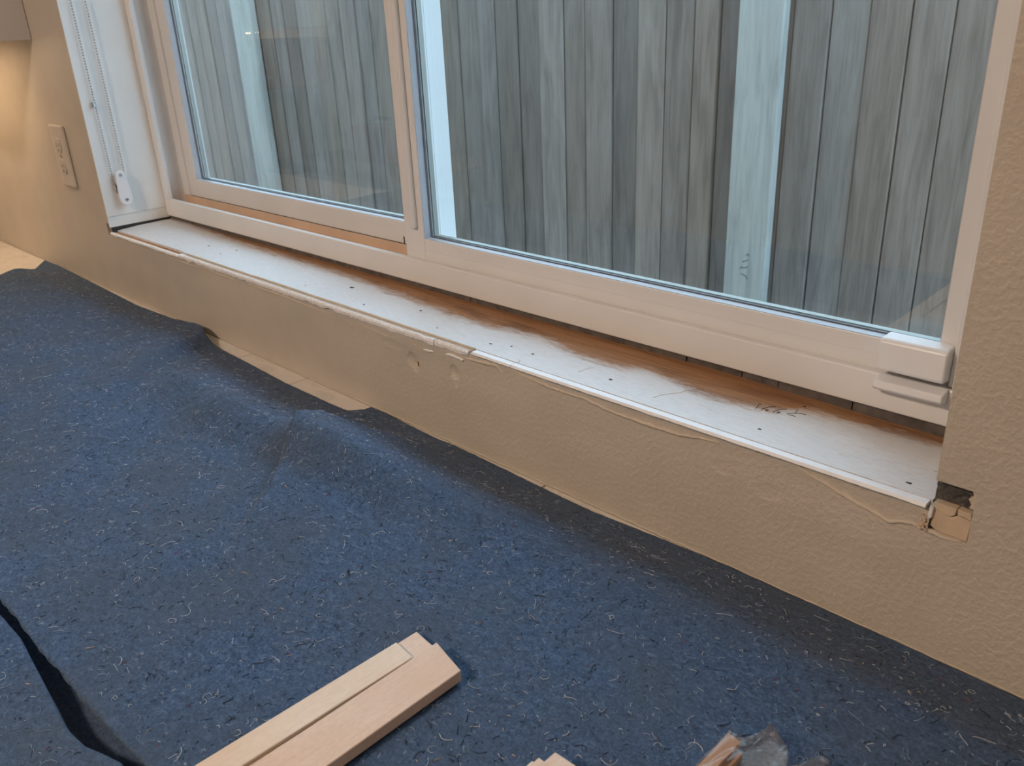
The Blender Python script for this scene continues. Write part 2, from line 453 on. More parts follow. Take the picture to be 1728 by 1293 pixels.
# broken gypsum edge along the wall top, left of the clean strip
def edge_strip(name, x0, x1, mat, n, yf, yb, zt, zb, ragged, seed, zig=0.0):
    bm = bmesh.new(); prev = None; first = None
    for i in range(n + 1):
        x = x0 + (x1 - x0) * i / n
        r1 = nz(x * 55, seed) * ragged + nz(x * 210, seed + 4) * ragged * 0.55
        r2 = nz(x * 70, seed + 9) * ragged * 0.6 + nz(x * 260, seed + 2) * ragged * 0.4
        pts = [(yb, zt + 0.2 * r2), (yf + 0.0018, zt + r2 * 0.5), (yf + 0.3 * r2, zt - 0.0020 + 0.3 * r1), (yf + 0.0004, zb + r1), (yb, zb + r1 - 0.001)]
        ring = [bm.verts.new((x, a, b)) for a, b in pts]
        if prev:
            for k in range(5): bm.faces.new([prev[k], prev[(k + 1) % 5], ring[(k + 1) % 5], ring[k]])
        else: first = ring
        prev = ring
    bm.faces.new(first); bm.faces.new(prev[::-1])
    return obj(name, bm, mat, wall_back)
edge_strip('gypsum_edge', 0.004, 0.282, 'gypsum', 160, -0.0040, 0.0012, -0.0048, -0.0085, 0.0022, 1.3)['label'] = 'ragged white plaster edge left of the sill'
edge_strip('gypsum_edge', 0.284, 0.925, 'gypsum', 420, -0.0036, 0.0045, -0.0030, -0.0090, 0.0024, 5.1)['label'] = 'ragged white plaster edge along the sill'
edge_strip('gypsum_edge', 0.9255, 0.982, 'gypsum', 40, -0.0022, 0.0045, -0.0030, -0.0085, 0.0028, 8.4)
edge_strip('edge_strip', 0.990, 1.0495, 'white', 30, -0.0050, 0.0042, -0.0014, -0.0040, 0.0003, 2.0)['label'] = 'clean white painted edge strip at the sill front'
edge_strip('edge_strip', 1.0503, 1.4672, 'white', 220, -0.0050, 0.0042, -0.0014, -0.0042, 0.0007, 3.0)['label'] = 'white painted edge strip at the sill front'
def ribbon(name, pts, wid, mat, y=-0.0004, th=0.0014, seed=0.0):
    """raised, uneven bead of torn paint following a line on the wall face"""
    P = []
    for (a, b), (c, d) in zip(pts, pts[1:]):
        n = max(2, int(math.hypot(c - a, d - b) / 0.0018))
        for k in range(n): P.append((a + (c - a) * k / n, b + (d - b) * k / n))
    P.append(pts[-1])
    bm = bmesh.new(); prev = None
    for i, (x, z) in enumerate(P):
        t = i / (len(P) - 1)
        ww = wid * (0.55 + 0.9 * abs(nz(x * 60, seed))) * min(1, 6 * t + 0.15, 6 * (1 - t) + 0.15)
        zz = z + 0.0014 * nz(x * 85, seed + 3) + 0.0006 * nz(x * 300, seed)
        h = th * (0.5 + abs(nz(x * 120, seed + 7)))
        ring = [bm.verts.new(q) for q in ((x, 0.002, zz + ww), (x, y - h * 0.4, zz + ww * 0.9), (x, y - h, zz), (x, y - h * 0.6, zz - ww * 0.8), (x, 0.002, zz - ww))]
        if prev:
            for k in range(4): bm.faces.new([prev[k], prev[k + 1], ring[k + 1], ring[k]])
        prev = ring
    return obj(name, bm, mat, wall_back, smooth=True)
ribbon('paint_ridge', [(1.050, -0.0075), (1.066, -0.0105), (1.103, -0.0135), (1.1455, -0.0130), (1.185, -0.0170), (1.2327, -0.0170), (1.258, -0.0160), (1.282, -0.0120), (1.296, -0.0110)], 0.0024, 'caulk', seed=1.0)
ribbon('paint_ridge', [(1.3690, -0.0065), (1.3759, -0.0100), (1.3951, -0.0160), (1.4194, -0.0220), (1.4428, -0.0275), (1.4591, -0.0225), (1.4687, -0.0240), (1.4860, -0.0250), (1.4925, -0.0236)], 0.0020, 'caulk', seed=2.0, th=0.0018)
ribbon('paint_ridge', [(0.975, -0.0135), (1.000, -0.0120), (1.026, -0.0100), (1.034, -0.0150)], 0.0030, 'caulk', seed=3.0)
ribbon('paint_ridge', [(0.79, -0.0165), (0.83, -0.0200), (0.866, -0.0175), (0.905, -0.0200)], 0.0013, 'caulk', seed=4.0, th=0.0007)
ribbon('paint_ridge', [(0.24, -0.0150), (0.31, -0.0165), (0.37, -0.0140), (0.46, -0.0165)], 0.0016, 'caulk', seed=5.0, th=0.0008)
ribbon('paint_ridge', [(0.50, -0.0145), (0.60, -0.0150), (0.70, -0.0170)], 0.0014, 'caulk', seed=6.0, th=0.0007)
ribbon('plaster_flake', [(0.905, -0.0195), (0.921, -0.0190)], 0.0022, 'gypsum', seed=7.0, th=0.003)
ribbon('plaster_flake', [(0.943, -0.0165), (0.955, -0.0150), (0.972, -0.0165)], 0.0026, 'gypsum', seed=8.0, th=0.003)
ribbon('paint_flap', [(0.8905, -0.0385), (0.8912, -0.0445)], 0.0007, 'rawwood', seed=9.0, th=0.003)
# grubby line of old caulk where wall and counter meet
ribbon('base_caulk', [(-0.9, CT + 0.0006), (0.2, CT + 0.0006), (0.9, CT + 0.0008), (1.6, CT + 0.0006), (2.2, CT + 0.0006)], 0.0007, 'caulk', y=-0.0002, th=0.0007, seed=10.0)

# left jamb lining
bm = bmesh.new(); bx(bm, -0.002, 0.0, 0.0, D + 0.02, 0.0030, HD)
trim1 = struct(obj('trim_1', bm, 'jamb')); trim1['label'] = 'white painted lining of the left window reveal'
boxo('lining_board', (-0.001, 0.0014, -0.0006, D, 0.0225, HD), 'jamb', trim1, 0.0006)
boxo('gap_shadow', (-0.0019, -0.0003, 0.004, D + 0.01, -0.004, 0.0029), 'dark', trim1)
struct(boxo('trim_2', (0.0, L, 0.0, D + 0.01, HD - 0.003, HD), 'jamb'))['label'] = 'white painted head of the window reveal'

# ------------------------------------------------------------------ window
win = bpy.data.objects.new('window_1', None); win.location = (0.735, 0.15, 0.0); col.objects.link(win)
struct(win); win['label'] = 'white vinyl sliding window with two glazed sashes'
def part(name, fn, mat, parent=win, bevel=0.0, smooth=False):
    bm = bmesh.new(); fn(bm); return obj(name, bm, mat, parent, bevel, smooth)
fo = part('frame_bottom', lambda b: (bx(b, 0, L, D, 0.1205, 0.0065, 0.0390), bx(b, 0, L, 0.1195, 0.20, 0.0065, 0.022)), 'vinyl', bevel=0.0016)
boxo('track_insert', (0.0085, 0.7700, 0.1206, 0.1500, 0.0222, 0.0270), 'track', fo)
boxo('track_riser', (0.0085, 0.7700, 0.1500, 0.1545, 0.0222, 0.0402), 'track', fo, 0.001)
part('frame_side', lambda b: (bx(b, 0, 0.020, D, 0.1205, 0.0385, HD), bx(b, 0, 0.008, 0.1195, 0.20, 0.022, HD), bx(b, 0.0, 0.0284, 0.150, 0.156, 0.0403, HD)), 'vinyl', bevel=0.0016)
part('frame_side', lambda b: (bx(b, 1.4375, L, D, 0.1205, 0.0385, HD), bx(b, L - 0.008, L, 0.1195, 0.20, 0.022, HD)), 'vinyl', bevel=0.0016)
part('frame_head', lambda b: (bx(b, 0.02, L - 0.03, D, 0.1205, HD - 0.03, HD), bx(b, 0.008, L - 0.008, 0.1195, 0.20, HD - 0.014, HD)), 'vinyl', bevel=0.0016)
def sash(name, label, x0, xi0, xi1, x1, z0, zi0, zi1, z1, y0, y1):
    yg = y0 + 0.0140
    s = part(name, lambda b: (bx(b, x0, xi0, y0, y1, z0, z1), bx(b, xi1, x1, y0, y1, z0, z1),
                              bx(b, xi0, xi1, y0, y1, z0, zi0), bx(b, xi0, xi1, y0, y1, zi1, z1)), 'vinyl', bevel=0.0009)
    s['label'] = label
    e = 0.0012
    def ring(b, ya, yb, t):
        bx(b, xi0 - 0.001, xi0 + t, ya, yb, zi0 - 0.001, zi1 + 0.001); bx(b, xi1 - t, xi1 + 0.001, ya, yb, zi0 - 0.001, zi1 + 0.001)
        bx(b, xi0 + t, xi1 - t, ya, yb, zi0 - 0.001, zi0 + t); bx(b, xi0 + t, xi1 - t, ya, yb, zi1 - t, zi1 + 0.001)
    part('glazing_bead', lambda b: ring(b, y0 + 0.0012, yg - 0.0026, 0.0006), 'bead_vinyl', s)
    part('glazing_gasket', lambda b: ring(b, yg - 0.0026, yg, 0.0018), 'rubber', s)
    part('glass_spacer', lambda b: ring(b, yg + 0.0032, yg + 0.0104, 0.0020), 'spacer', s)
    for k, ya in enumerate((yg + 0.0001, yg + 0.0106)):
        part('glass_pane', lambda b: bx(b, xi0 - 0.0008, xi1 + 0.0008, ya, ya + 0.003, zi0 - 0.0008, zi1 + 0.0008), 'glass', s)
    return s
slid = sash('sliding_sash', 'sliding right sash of the window', 0.7307, 0.7703, 1.4205, 1.4490, 0.0345, 0.0662, 0.985, 1.03, 0.1206, 0.1495)
part('pull_rail', lambda b: bx(b, 0.7485, 0.7600, 0.1135, 0.1220, 0.0790, 0.98), 'vinyl', slid, 0.0032)
part('rail_groove', lambda b: bx(b, 0.7710, 1.4195, 0.1201, 0.1207, 0.0512, 0.0518), 'vinyl', slid)
part('side_stop', lambda b: bx(b, 1.4335, 1.4375, 0.1150, 0.1217, 0.0400, 1.02), 'vinyl', slid, 0.0008)
fixd = sash('fixed_sash', 'fixed left sash of the window', 0.0285, 0.0614, 0.6890, 0.7650, 0.0405, 0.0722, 0.985, 1.03, 0.1540, 0.1820)
part('sash_seam', lambda b: bx(b, 0.0300, 0.7250, 0.1530, 0.1541, 0.0398, 0.0408), 'dark', fixd)
part('corner_plug', lambda b: bx(b, 0.6600, 0.6830, 0.1530, 0.1541, 0.0420, 0.0535), 'vinyl', fixd, 0.0003)
part('corner_slot', lambda b: bx(b, 0.6836, 0.6850, 0.1531, 0.1541, 0.0406, 0.0510), 'dark', fixd)
# uneven mortar pieces in the gap under the frame
xs = [0.004, 0.22, 0.52, 0.86, 1.105, 1.185, 1.248, 1.287, 1.3585, 1.4695]
for a, b in zip(xs, xs[1:]):
    bm = bmesh.new(); bx(bm, a + 0.0006, b - 0.0006, 0.1150 + random.random() * 0.0015, 0.150, -0.012, 0.0064)
    bmesh.ops.subdivide_edges(bm, edges=[e for e in bm.edges if abs(e.verts[0].co.x - e.verts[1].co.x) > 0.01], cuts=14)
    for v in bm.verts:
        if v.co.y < 0.12: v.co.y += 0.0012 * nz(v.co.x * 90, v.co.z * 50)
    obj('gap_mortar', bm, 'mortar', win)
# ------------------------------------------------------------------ sill board
bm = bmesh.new()
NX, NY = 180, 26
def sill_z(x, y):
    z = -0.0008 + 0.0007 * nz(x * 6, y * 12) + 0.0003 * nz(x * 60, y * 60)
    return z - 0.003 * sstep(0.35, 0.0, x) * sstep(0.06, 0.0, y) - 0.0045 * sstep(1.15, 1.47, x) * sstep(0.06, 0.115, y)
rows = []
for j in range(NY + 1):
    row = []
    for i in range(NX + 1):
        x = 0.006 + (L - 0.0012 - 0.006) * i / NX
        yf = 0.0046 + (0.0052 * sstep(0.30, 0.26, x)) + 0.0006 * nz(x * 90, 1.0)
        y = yf + (0.1475 - yf) * j / NY
        row.append(bm.verts.new((x, y, sill_z(x, y))))
    rows.append(row)
for j in range(NY):
    for i in range(NX): bm.faces.new([rows[j][i], rows[j][i + 1], rows[j + 1][i + 1], rows[j + 1][i]])
border = rows[0] + [r[-1] for r in rows[1:]] + rows[-1][-2::-1] + [r[0] for r in rows[-2:0:-1]]
low = [bm.verts.new((v.co.x, v.co.y, -0.0195)) for v in border]
for k in range(len(border)):
    k2 = (k + 1) % len(border); bm.faces.new([border[k], low[k], low[k2], border[k2]])
bm.faces.new(low)
sill = tag(obj('window_sill', bm, 'sill'), 'old wooden window sill, white paint worn to bare wood along the window', 'window sill')
part('bare_edge', lambda b: bx(b, 0.008, 0.286, 0.0010, 0.0096, -0.016, -0.0060), 'rawwood', sill)['label'] = 'narrow bare wood groove at the sill front'
part('caulk_line', lambda b: tube(b, [(0.30 + k * 0.0172, 0.0046 + 0.0006 * nz(k * 3.1, 2), -0.0012 + 0.0006 * nz(k * 2.3, 7)) for k in range(41)], 0.0014, 6), 'caulk', sill, smooth=True)
for (x, y), s in zip([(0.2798, .0529), (0.6815, .0589), (0.758, .023), (0.8379, .0513), (0.9907, .0247), (1.014, .0337), (1.0481, .0316), (0.9031, .0224),
                      (1.1547, .0296), (1.3187, .0262), (1.4474, .0169), (0.3502, .0375), (0.35, .066), (1.325, .094), (0.62, .024)],
                     [2.6, 3.2, 1.4, 1.6, 1.6, 1.2, 1.5, 1.0, 1.7, 1.3, 1.9, 1.2, 1.6, 1.3, 1.0]):
    bm = bmesh.new(); n = 9; r = s * 0.00085
    pts = [(x + math.cos(k * 6.283 / n) * r * (0.8 + 0.6 * random.random()) * 1.3, y + math.sin(k * 6.283 / n) * r * (0.7 + 0.5 * random.random())) for k in range(n)]
    z = sill_z(x, y); prism(bm, pts, 2, z - 0.002, z + 0.00025)
    obj('nail_hole', bm, 'speck', sill)
def stroke(pts, r=0.00032):
    bm = bmesh.new(); tube(bm, [(x, y, sill_z(x, y) + 0.0002) for x, y in pts], r, 5); obj('pencil_mark', bm, 'pencil', sill)
def on_sill(u, v):          # reading of the pencilled figures, laid out along the sill (mm-scale offsets)
    return (1.2941 + u, 0.0693 + v)
for s in ([(-.0015, .0010), (.0006, -.0042), (.0012, -.009)], [(-.0015, .001), (.0008, .0018)],
          [(.0125, .0055), (.0085, .0018), (.0062, -.0065), (.0070, -.0095)], [(.0090, -.0058), (.0112, -.0048), (.0120, -.0062), (.0100, -.0080)],
          [(.0225, .0080), (.0185, .0040), (.0165, -.0030), (.0170, -.0070)], [(.0190, -.0030), (.0212, -.0022), (.0215, -.0042), (.0195, -.0058)],
          [(.0300, .0130), (.0312, .0085), (.0322, .0040)], [(.0268, -.0010), (.0300, .0018), (.0332, .0048), (.0372, .0075), (.0410, .0078)], [(.0290, -.0025), (.0330, -.0015), (.0362, -.0022)]):
    stroke([on_sill(*p) for p in s])
# hair cracks in the paint
for s in ([(1.2120, .0205), (1.2135, .028), (1.2180, .037), (1.2250, .047), (1.2262, .055)], [(1.118, .024), (1.119, .035), (1.123, .044)], [(1.454, .046), (1.4595, .0505), (1.466, .0555)],
          [(1.0505, .0045), (1.052, .008), (1.0495, .010)]):
    bm = bmesh.new(); tube(bm, [(x, y, sill_z(x, y)) for x, y in s], 0.00026, 5); obj('paint_crack', bm, 'rawwood', sill)

# ------------------------------------------------------------------ window sensor, two pieces
bm = bmesh.new()
prism(bm, [(0.1212, 0.0440), (0.1020, 0.0462), (0.1000, 0.0490), (0.1003, 0.0715), (0.1040, 0.0745), (0.1212, 0.0745)], 0, 1.3800, 1.4335)
tag(obj('window_sensor', bm, 'plastic', None, 0.0022, False, 3), 'white plastic sensor box on the lower right corner of the sliding sash', 'sensor')
bm = bmesh.new()
prism(bm, [(0.1108, 0.0260), (0.0985, 0.0300), (0.0960, 0.0325), (0.0965, 0.0385), (0.1108, 0.0405)], 0, 1.3800, 1.4360)
tag(obj('sensor_magnet', bm, 'plastic', None, 0.0014, False, 3), 'slim white magnet bar on the frame, just below the sensor box', 'sensor')

# ------------------------------------------------------------------ shade chain on the left reveal
ch = thing('shade_chain', 'beaded metal shade chain loop held by white tensioner on left reveal', 'chain', (0.0014, 0.03, 0.04))
ico = bmesh.new(); bmesh.ops.create_icosphere(ico, subdivisions=1, radius=0.0019)
iv = [v.co.copy() for v in ico.verts]; ifc = [[v.index for v in f.verts] for f in ico.faces]; ico.free()
def beads(p0, p1, n):
    V, F = [], []
    for k in range(n):
        c = Vector(p0).lerp(Vector(p1), k / (n - 1)); base = len(V)
        V += [c + q for q in iv]; F += [[a + base for a in f] for f in ifc]
    me = bpy.data.meshes.new('bead_strand'); me.from_pydata(V, [], F); me.materials.append(M['bead'])
    for p in me.polygons: p.use_smooth = True
    o = bpy.data.objects.new('bead_strand', me); col.objects.link(o); o.parent = ch
    o.matrix_parent_inverse = Matrix.Translation(-Vector(ch.location)); o['kind'] = 'stuff'
beads((0.0065, 0.0225, 0.080), (0.0065, 0.0135, 1.03), 208)
beads((0.0065, 0.0455, 0.084), (0.0065, 0.0400, 1.03), 206)
bm = bmesh.new(); tube(bm, [(0.0065, 0.0228, 0.076), (0.0065, 0.0245, 0.066), (0.0065, 0.031, 0.058), (0.0065, 0.040, 0.062), (0.0065, 0.0445, 0.074), (0.0065, 0.0455, 0.084)], 0.0016, 8)
obj('chain_bottom', bm, 'bead', ch, smooth=True)
part('connector', lambda b: (cyl(b, (0.0065, 0.0178, 0.2188), 0.0026, 0.009, 'Z', 10), bx(b, 0.0045, 0.0095, 0.0172, 0.0200, 0.2165, 0.2215)), 'steel', ch, 0.0004)
part('pulley', lambda b: cyl(b, (0.0068, 0.0345, 0.0740), 0.0098, 0.005, 'X', 24), 'blackp', ch)
bm = bmesh.new()
out = []
c1, r1, c2, r2 = (0.0345, 0.0945), 0.0092, (0.0362, 0.0520), 0.0120
for k in range(13): a = math.pi * k / 12; out.append((c1[0] + r1 * math.cos(a), c1[1] + r1 * math.sin(a)))
for k in range(13): a = math.pi + math.pi * k / 12; out.append((c2[0] + r2 * math.cos(a), c2[1] + r2 * math.sin(a)))
prism(bm, out, 0, 0.0098, 0.0150)
tb = obj('tensioner', bm, 'plastic', ch, 0.0012); tb['label'] = 'white plastic tensioner'
bm = bmesh.new(); prism(bm, [(a * 0.75 + 0.25 * 0.0352, b * 0.8 + 0.2 * 0.072) for a, b in out], 0, 0.0012, 0.0046); obj('tensioner_back', bm, 'plastic', ch)
for y, z in ((0.0345, 0.0955), (0.0365, 0.0505)):
    part('screw', lambda b: (cyl(b, (0.0153, y, z), 0.0036, 0.0018, 'X', 14, 0.0028), ), 'steel', tb)
    part('screw_slot', lambda b: bx(b, 0.0158, 0.0164, y - 0.002, y + 0.002, z - 0.0005, z + 0.0005), 'dark', tb)

# ------------------------------------------------------------------ outlet
ou = thing('wall_outlet', 'beige duplex outlet plate on the wall left of the window', 'outlet', (-0.146, 0, 0.065))
part('cover_plate', lambda b: prism(b, [(-0.181, 0.0655), (-0.112, 0.0655), (-0.112, 0.1800), (-0.181, 0.1800)], 1, -0.0065, 0.0), 'plate', ou, 0.003)
for zc in (0.1035, 0.1425):
    rc = part('receptacle', lambda b: prism(b, [(-0.1465 + 0.0165 * math.cos(a) * (1 if abs(math.cos(a)) < .8 else .86), zc + 0.0150 * max(-.86, min(.86, math.sin(a)))) for a in [k * math.pi / 10 for k in range(20)]], 1, -0.0085, -0.005), 'plate', ou, 0.0006)
    for dx, h in ((-0.0065, 0.004), (0.0065, 0.0032)):
        part('slot', lambda b: bx(b, -0.1465 + dx - 0.0008, -0.1465 + dx + 0.0008, -0.0087, -0.0080, zc + 0.001 - h, zc + 0.001 + h), 'dark', rc)
    part('ground_hole', lambda b: cyl(b, (-0.1465, -0.0084, zc - 0.0085), 0.0024, 0.0006, 'Y', 10), 'dark', rc)
part('plate_screw', lambda b: cyl(b, (-0.1465, -0.0066, 0.123), 0.003, 0.0012, 'Y', 12), 'steel', ou)

# ------------------------------------------------------------------ wall cabinet with its light
CX = -0.168
cb = thing('wall_cabinet', 'pale painted wall cabinet at the top left corner of the photo', 'cabinet', (-0.62, -0.16, 0.3285))
part('body', lambda b: bx(b, -1.08, CX - 0.004, -0.31, -0.001, 0.3330, 1.30), 'cabinet', cb)
part('side_panel', lambda b: bx(b, CX - 0.0045, CX, -0.31, -0.001, 0.3285, 1.30), 'cabinet', cb, 0.0006)
part('bottom_rail', lambda b: bx(b, -1.08, CX - 0.0045, -0.31, -0.292, 0.3050, 0.3330), 'cabinet', cb, 0.0006)
for x0, x1, hx in ((-1.077, -0.626, -0.645), (-0.622, CX - 0.003, -0.603)):
    dd = part('door', lambda b: bx(b, x0, x1, -0.330, -0.3105, 0.335, 1.297), 'cabinet', cb, 0.002)
    part('knob', lambda b: cyl(b, (hx, -0.339, 0.39), 0.013, 0.018, 'Y', 18), 'steel', dd, 0.002)
lb = thing('under_cabinet_light', 'slim warm light bar under the wall cabinet', 'light', (-0.52, -0.10, 0.32))
part('housing', lambda b: bx(b, -0.80, -0.26, -0.165, -0.115, 0.3225, 0.3328), 'plastic', lb, 0.002)
part('lens', lambda b: bx(b, -0.79, -0.27, -0.158, -0.122, 0.3195, 0.3226), emission('warm_led_lens', (1.0, 0.69, 0.42), 20.0), lb)

# ceiling lamp behind the camera
cl = thing('ceiling_lamp', 'round warm ceiling lamp in the room behind', 'lamp', (0.9, -1.9, CE - 0.05))
part('base', lambda b: cyl(b, (0.9, -1.9, CE - 0.012), 0.17, 0.024, 'Z', 32), 'plastic', cl)
part('diffuser', lambda b: cyl(b, (0.9, -1.9, CE - 0.05), 0.13, 0.052, 'Z', 32, 0.155), emission('warm_lamp_diffuser', (1.0, 0.785, 0.625), 148.0), cl)

# ------------------------------------------------------------------ countertop
ct = thing('countertop', 'cream stone tiled countertop under the blue blanket', 'countertop', (0.5, -0.3, CT))
part('core', lambda b: bx(b, -1.55, 2.3, -0.64, -0.001, CT - 0.04, CT - 0.004), 'mortar', ct)
me0 = None
for r in range(4):
    for k in range(25):
        x0 = -1.5165 + k * 0.1535; y1 = -0.0015 - r * 0.1535
        if me0 is None:
            o = boxo('tile', (0, 0.1515, -0.1515, 0, -0.010, 0), 'tile', None, 0.0008); me0 = o.data
        else:
            o = bpy.data.objects.new('tile', me0); col.objects.link(o)
            b = o.modifiers.new('bevel', 'BEVEL'); b.width = 0.0008; b.segments = 1
        o.parent = ct; o.matrix_parent_inverse = Matrix.Translation(-Vector(ct.location))
        o.location = (x0, y1, CT)
bc = thing('base_cabinet', 'pale base cabinet carrying the tiled countertop', 'cabinet', (0.4, -0.3, FL))
part('body', lambda b: bx(b, -1.5, 2.25, -0.58, -0.002, FL + 0.1, CT - 0.0405), 'cabinet', bc)
part('toe_kick', lambda b: bx(b, -1.5, 2.25, -0.52, -0.002, FL, FL + 0.0995), 'blackp', bc)
for k in range(6):
    dr = part('door', lambda b: bx(b, -1.497 + k * 0.625, -0.880 + k * 0.625, -0.600, -0.5805, FL + 0.11, CT - 0.05), 'cabinet', bc, 0.002)
    part('knob', lambda b: cyl(b, (-0.93 + k * 0.625, -0.609, -0.25), 0.013, 0.018, 'Y', 16), 'steel', dr)

# ------------------------------------------------------------------ blue felt blanket
EDGE = [(-0.45, -0.004), (-0.37, -0.003), (-0.10, -0.0105), (0.092, -0.0165), (0.20, -0.010), (0.256, -0.0062), (0.31, -0.010), (0.352, -0.0165), (0.385, -0.028), (0.42, -0.0285), (0.50, -0.031), (0.628, -0.0365),
        (0.74, -0.0355), (0.776, -0.0340), (0.790, -0.0165), (0.818, -0.0150), (1.041, -0.0138), (1.168, -0.0147), (1.24, -0.0095), (1.311, -0.0055), (1.41, -0.0058), (1.554, -0.0068), (2.2, -0.010)]
CREASE = [(0.4755, -0.1508), (0.5952, -0.150), (0.72, -0.158), (0.8500, -0.152), (0.9480, -0.143), (1.0420, -0.135), (1.1434, -0.121), (1.2516, -0.1153), (1.3075, -0.1082), (1.3567, -0.0986), (1.4054, -0.0956), (1.4906, -0.0904), (1.9, -0.085)]
GFAR = [(0.60, -0.476), (0.908, -0.4748), (0.9503, -0.4734), (0.9976, -0.4738), (1.0395, -0.4713), (1.0744, -0.4708), (1.1069, -0.4695), (1.1395, -0.467), (1.1686, -0.464), (1.7, -0.45)]
GNEAR = [(0.60, -0.486), (0.9279, -0.4812), (0.9753, -0.4785), (1.0161, -0.4815), (1.0627, -0.4850), (1.0969, -0.4880), (1.1213, -0.4850), (1.1535, -0.4740), (1.30, -0.466), (1.7, -0.455)]
XL = [(-0.65, -0.40), (-0.30, -0.385), (-0.118, -0.362), (-0.075, -0.362), (-0.044, -0.372), (-0.02, -0.41), (0.0, -0.44)]
def seg_side(p, a, b):
    """signed distance to the line a-b (positive to its right when walking away from the wall) and position along it"""
    dx, dy = b[0] - a[0], b[1] - a[1]; ln = math.hypot(dx, dy)
    t = ((p[0] - a[0]) * dx + (p[1] - a[1]) * dy) / ln
    return ((p[1] - a[1]) * dx - (p[0] - a[0]) * dy) / ln, t / ln
PLAT = 0.027
RIDGE = [(0.50, 0.0), (0.60, 0.010), (0.70, 0.021), (0.80, 0.018), (0.86, 0.027), (0.93, 0.029), (1.00, 0.022), (1.08, 0.011), (1.16, 0.003), (1.22, 0.0)]
def felt_h(x, y):
    e = lerp_poly(EDGE, x); d = e - y
    h = 0.0045 + (PLAT - 0.0045) * sstep(0.0, 0.105, d) ** 0.8
    yc = lerp_poly(CREASE, x)
    k = sstep(0.40, 0.6, x)
    q = y - yc
    h += k * 0.0030 * (math.exp(-abs(q) / 0.010) if q > 0 else math.exp(-abs(q) / 0.05))
    amp = lerp_poly(RIDGE, x)
    if amp > 0: h += amp * (sstep(0.075, 0.0, q) if q > 0 else (1 - sstep(0.002, 0.062, -q) * (0.85 + 0.15 * nz(x * 9, 2.0))))
    if x < -0.15: h *= 0.22 + 0.78 * sstep(0.0, 0.10, x - lerp_poly(XL, y))
    # rounded fold running in from the wall edge
    s, t = seg_side((x, y), (0.350, 0.0), (0.560, -0.26))
    s += 0.02 * t * t
    if -0.2 < t < 1.5:
        f = math.exp(-((s / (0.024 if s > 0 else 0.058)) ** 2)) * max(0, 1 - 0.62 * max(0, t))
        h += 0.017 * f * sstep(1.5, 0.7, t)
    # pleat: a sharp step, high on its right side
    s, t = seg_side((x, y), (0.792, 0.0), (0.846, -0.118))
    if s > -0.03 and t < 1.2:
        h += 0.009 * sstep(-0.002, 0.004, s) * math.exp(-max(0, s) / 0.10) * sstep(1.2, 0.85, t) * sstep(-0.2, 0.3, t)
    s, t = seg_side((x, y), (0.832, -0.120), (0.975, -0.285))
    if -0.06 < s and -0.1 < t < 1.4:
        h += 0.016 * sstep(-0.009, 0.002, s) * math.exp(-max(0, s) / 0.09) * sstep(1.35, 0.1, t) * sstep(-0.10, 0.06, t)
    s, t = seg_side((x, y), (0.60, -0.17), (0.74, -0.30))
    h -= 0.006 * math.exp(-(s / 0.05) ** 2) * sstep(-0.3, 0.3, t) * sstep(1.5, 0.8, t)
    # slow undulation, quiet where the wood strips lie
    q = sstep(1.20, 0.9, x)
    h += (0.0032 * nz(x * 6, y * 8, 1.7) + 0.0014 * nz(x * 17, y * 19, 4.2)) * (0.15 + 0.85 * q) * sstep(0.0, 0.05, d)
    h += 0.0005 * nz(x * 90, y * 90)
    gf, gn = lerp_poly(GFAR, x), lerp_poly(GNEAR, x)
    if gn - 0.02 < y < gf + 0.03:
        h += 0.002 * sstep(gf + 0.03, gf + 0.004, y) * (1 if y > gf else 0) * sstep(1.17, 1.12, x)
    # curled-up corner at the far left end
    if x < -0.2:
        xl = lerp_poly(XL, y)
        h += 0.010 * math.exp(-((x - xl - 0.012) / 0.014) ** 2) * math.exp(-((y + 0.085) / 0.03) ** 2)
    return max(0.002, h)
NXB, NYB = 760, 300
Yf = -0.625
V, F = [], []
J1, J2 = 226, 237                      # mesh rows that follow the two lips of the deep crease
for j in range(NYB + 1):
    for i in range(NXB + 1):
        x = -0.40 + 2.30 * i / NXB
        e, gf, gn = lerp_poly(EDGE, x), lerp_poly(GFAR, x), lerp_poly(GNEAR, x)
        gf += 0.0007 * nz(x * 70, 8.0); gn += 0.0007 * nz(x * 60, 2.0)
        wx = sstep(1.27, 1.19, x) * sstep(0.6, 0.8, x)
        if j <= J1: t = j / J1; y = e + (gf - e) * t
        elif j < J2: t = 1; y = gf + (gn - gf) * (j - J1) / (J2 - J1)
        else: t = 1; y = gn + (Yf - gn) * (j - J2) / (NYB - J2)
        if x < -0.2:
            xl = lerp_poly(XL, y); x = -0.2 + (x + 0.2) * (-0.2 - xl) / 0.2
        y += 0.0006 * nz(x * 120, 3) * (1 - t)
        hz = felt_h(x, y)
        if J1 < j < J2:
            hz += (0.0125 - hz) * wx
            y += wx * (0.015 * (y - gn) / (gf - gn))
        V.append((x, y, CT + hz))
n1 = NXB + 1
for j in range(NYB):
    for i in range(NXB):
        a = j * n1 + i; F.append((a, a + n1, a + n1 + 1, a + 1))
border = [i for i in range(n1)] + [j * n1 + NXB for j in range(1, NYB + 1)] + [NYB * n1 + i for i in range(NXB - 1, -1, -1)] + [j * n1 for j in range(NYB - 1, 0, -1)]
b0 = len(V)
for k in border: V.append((V[k][0], V[k][1], CT + 0.0006))
nb = len(border)
for k in range(nb): F.append((border[k], border[(k + 1) % nb], b0 + (k + 1) % nb, b0 + k))
me = bpy.data.meshes.new('moving_blanket'); me.from_pydata(V, [], F); me.materials.append(M['felt'])
for p in me.polygons: p.use_smooth = True
blanket = bpy.data.objects.new('moving_blanket', me); col.objects.link(blanket)
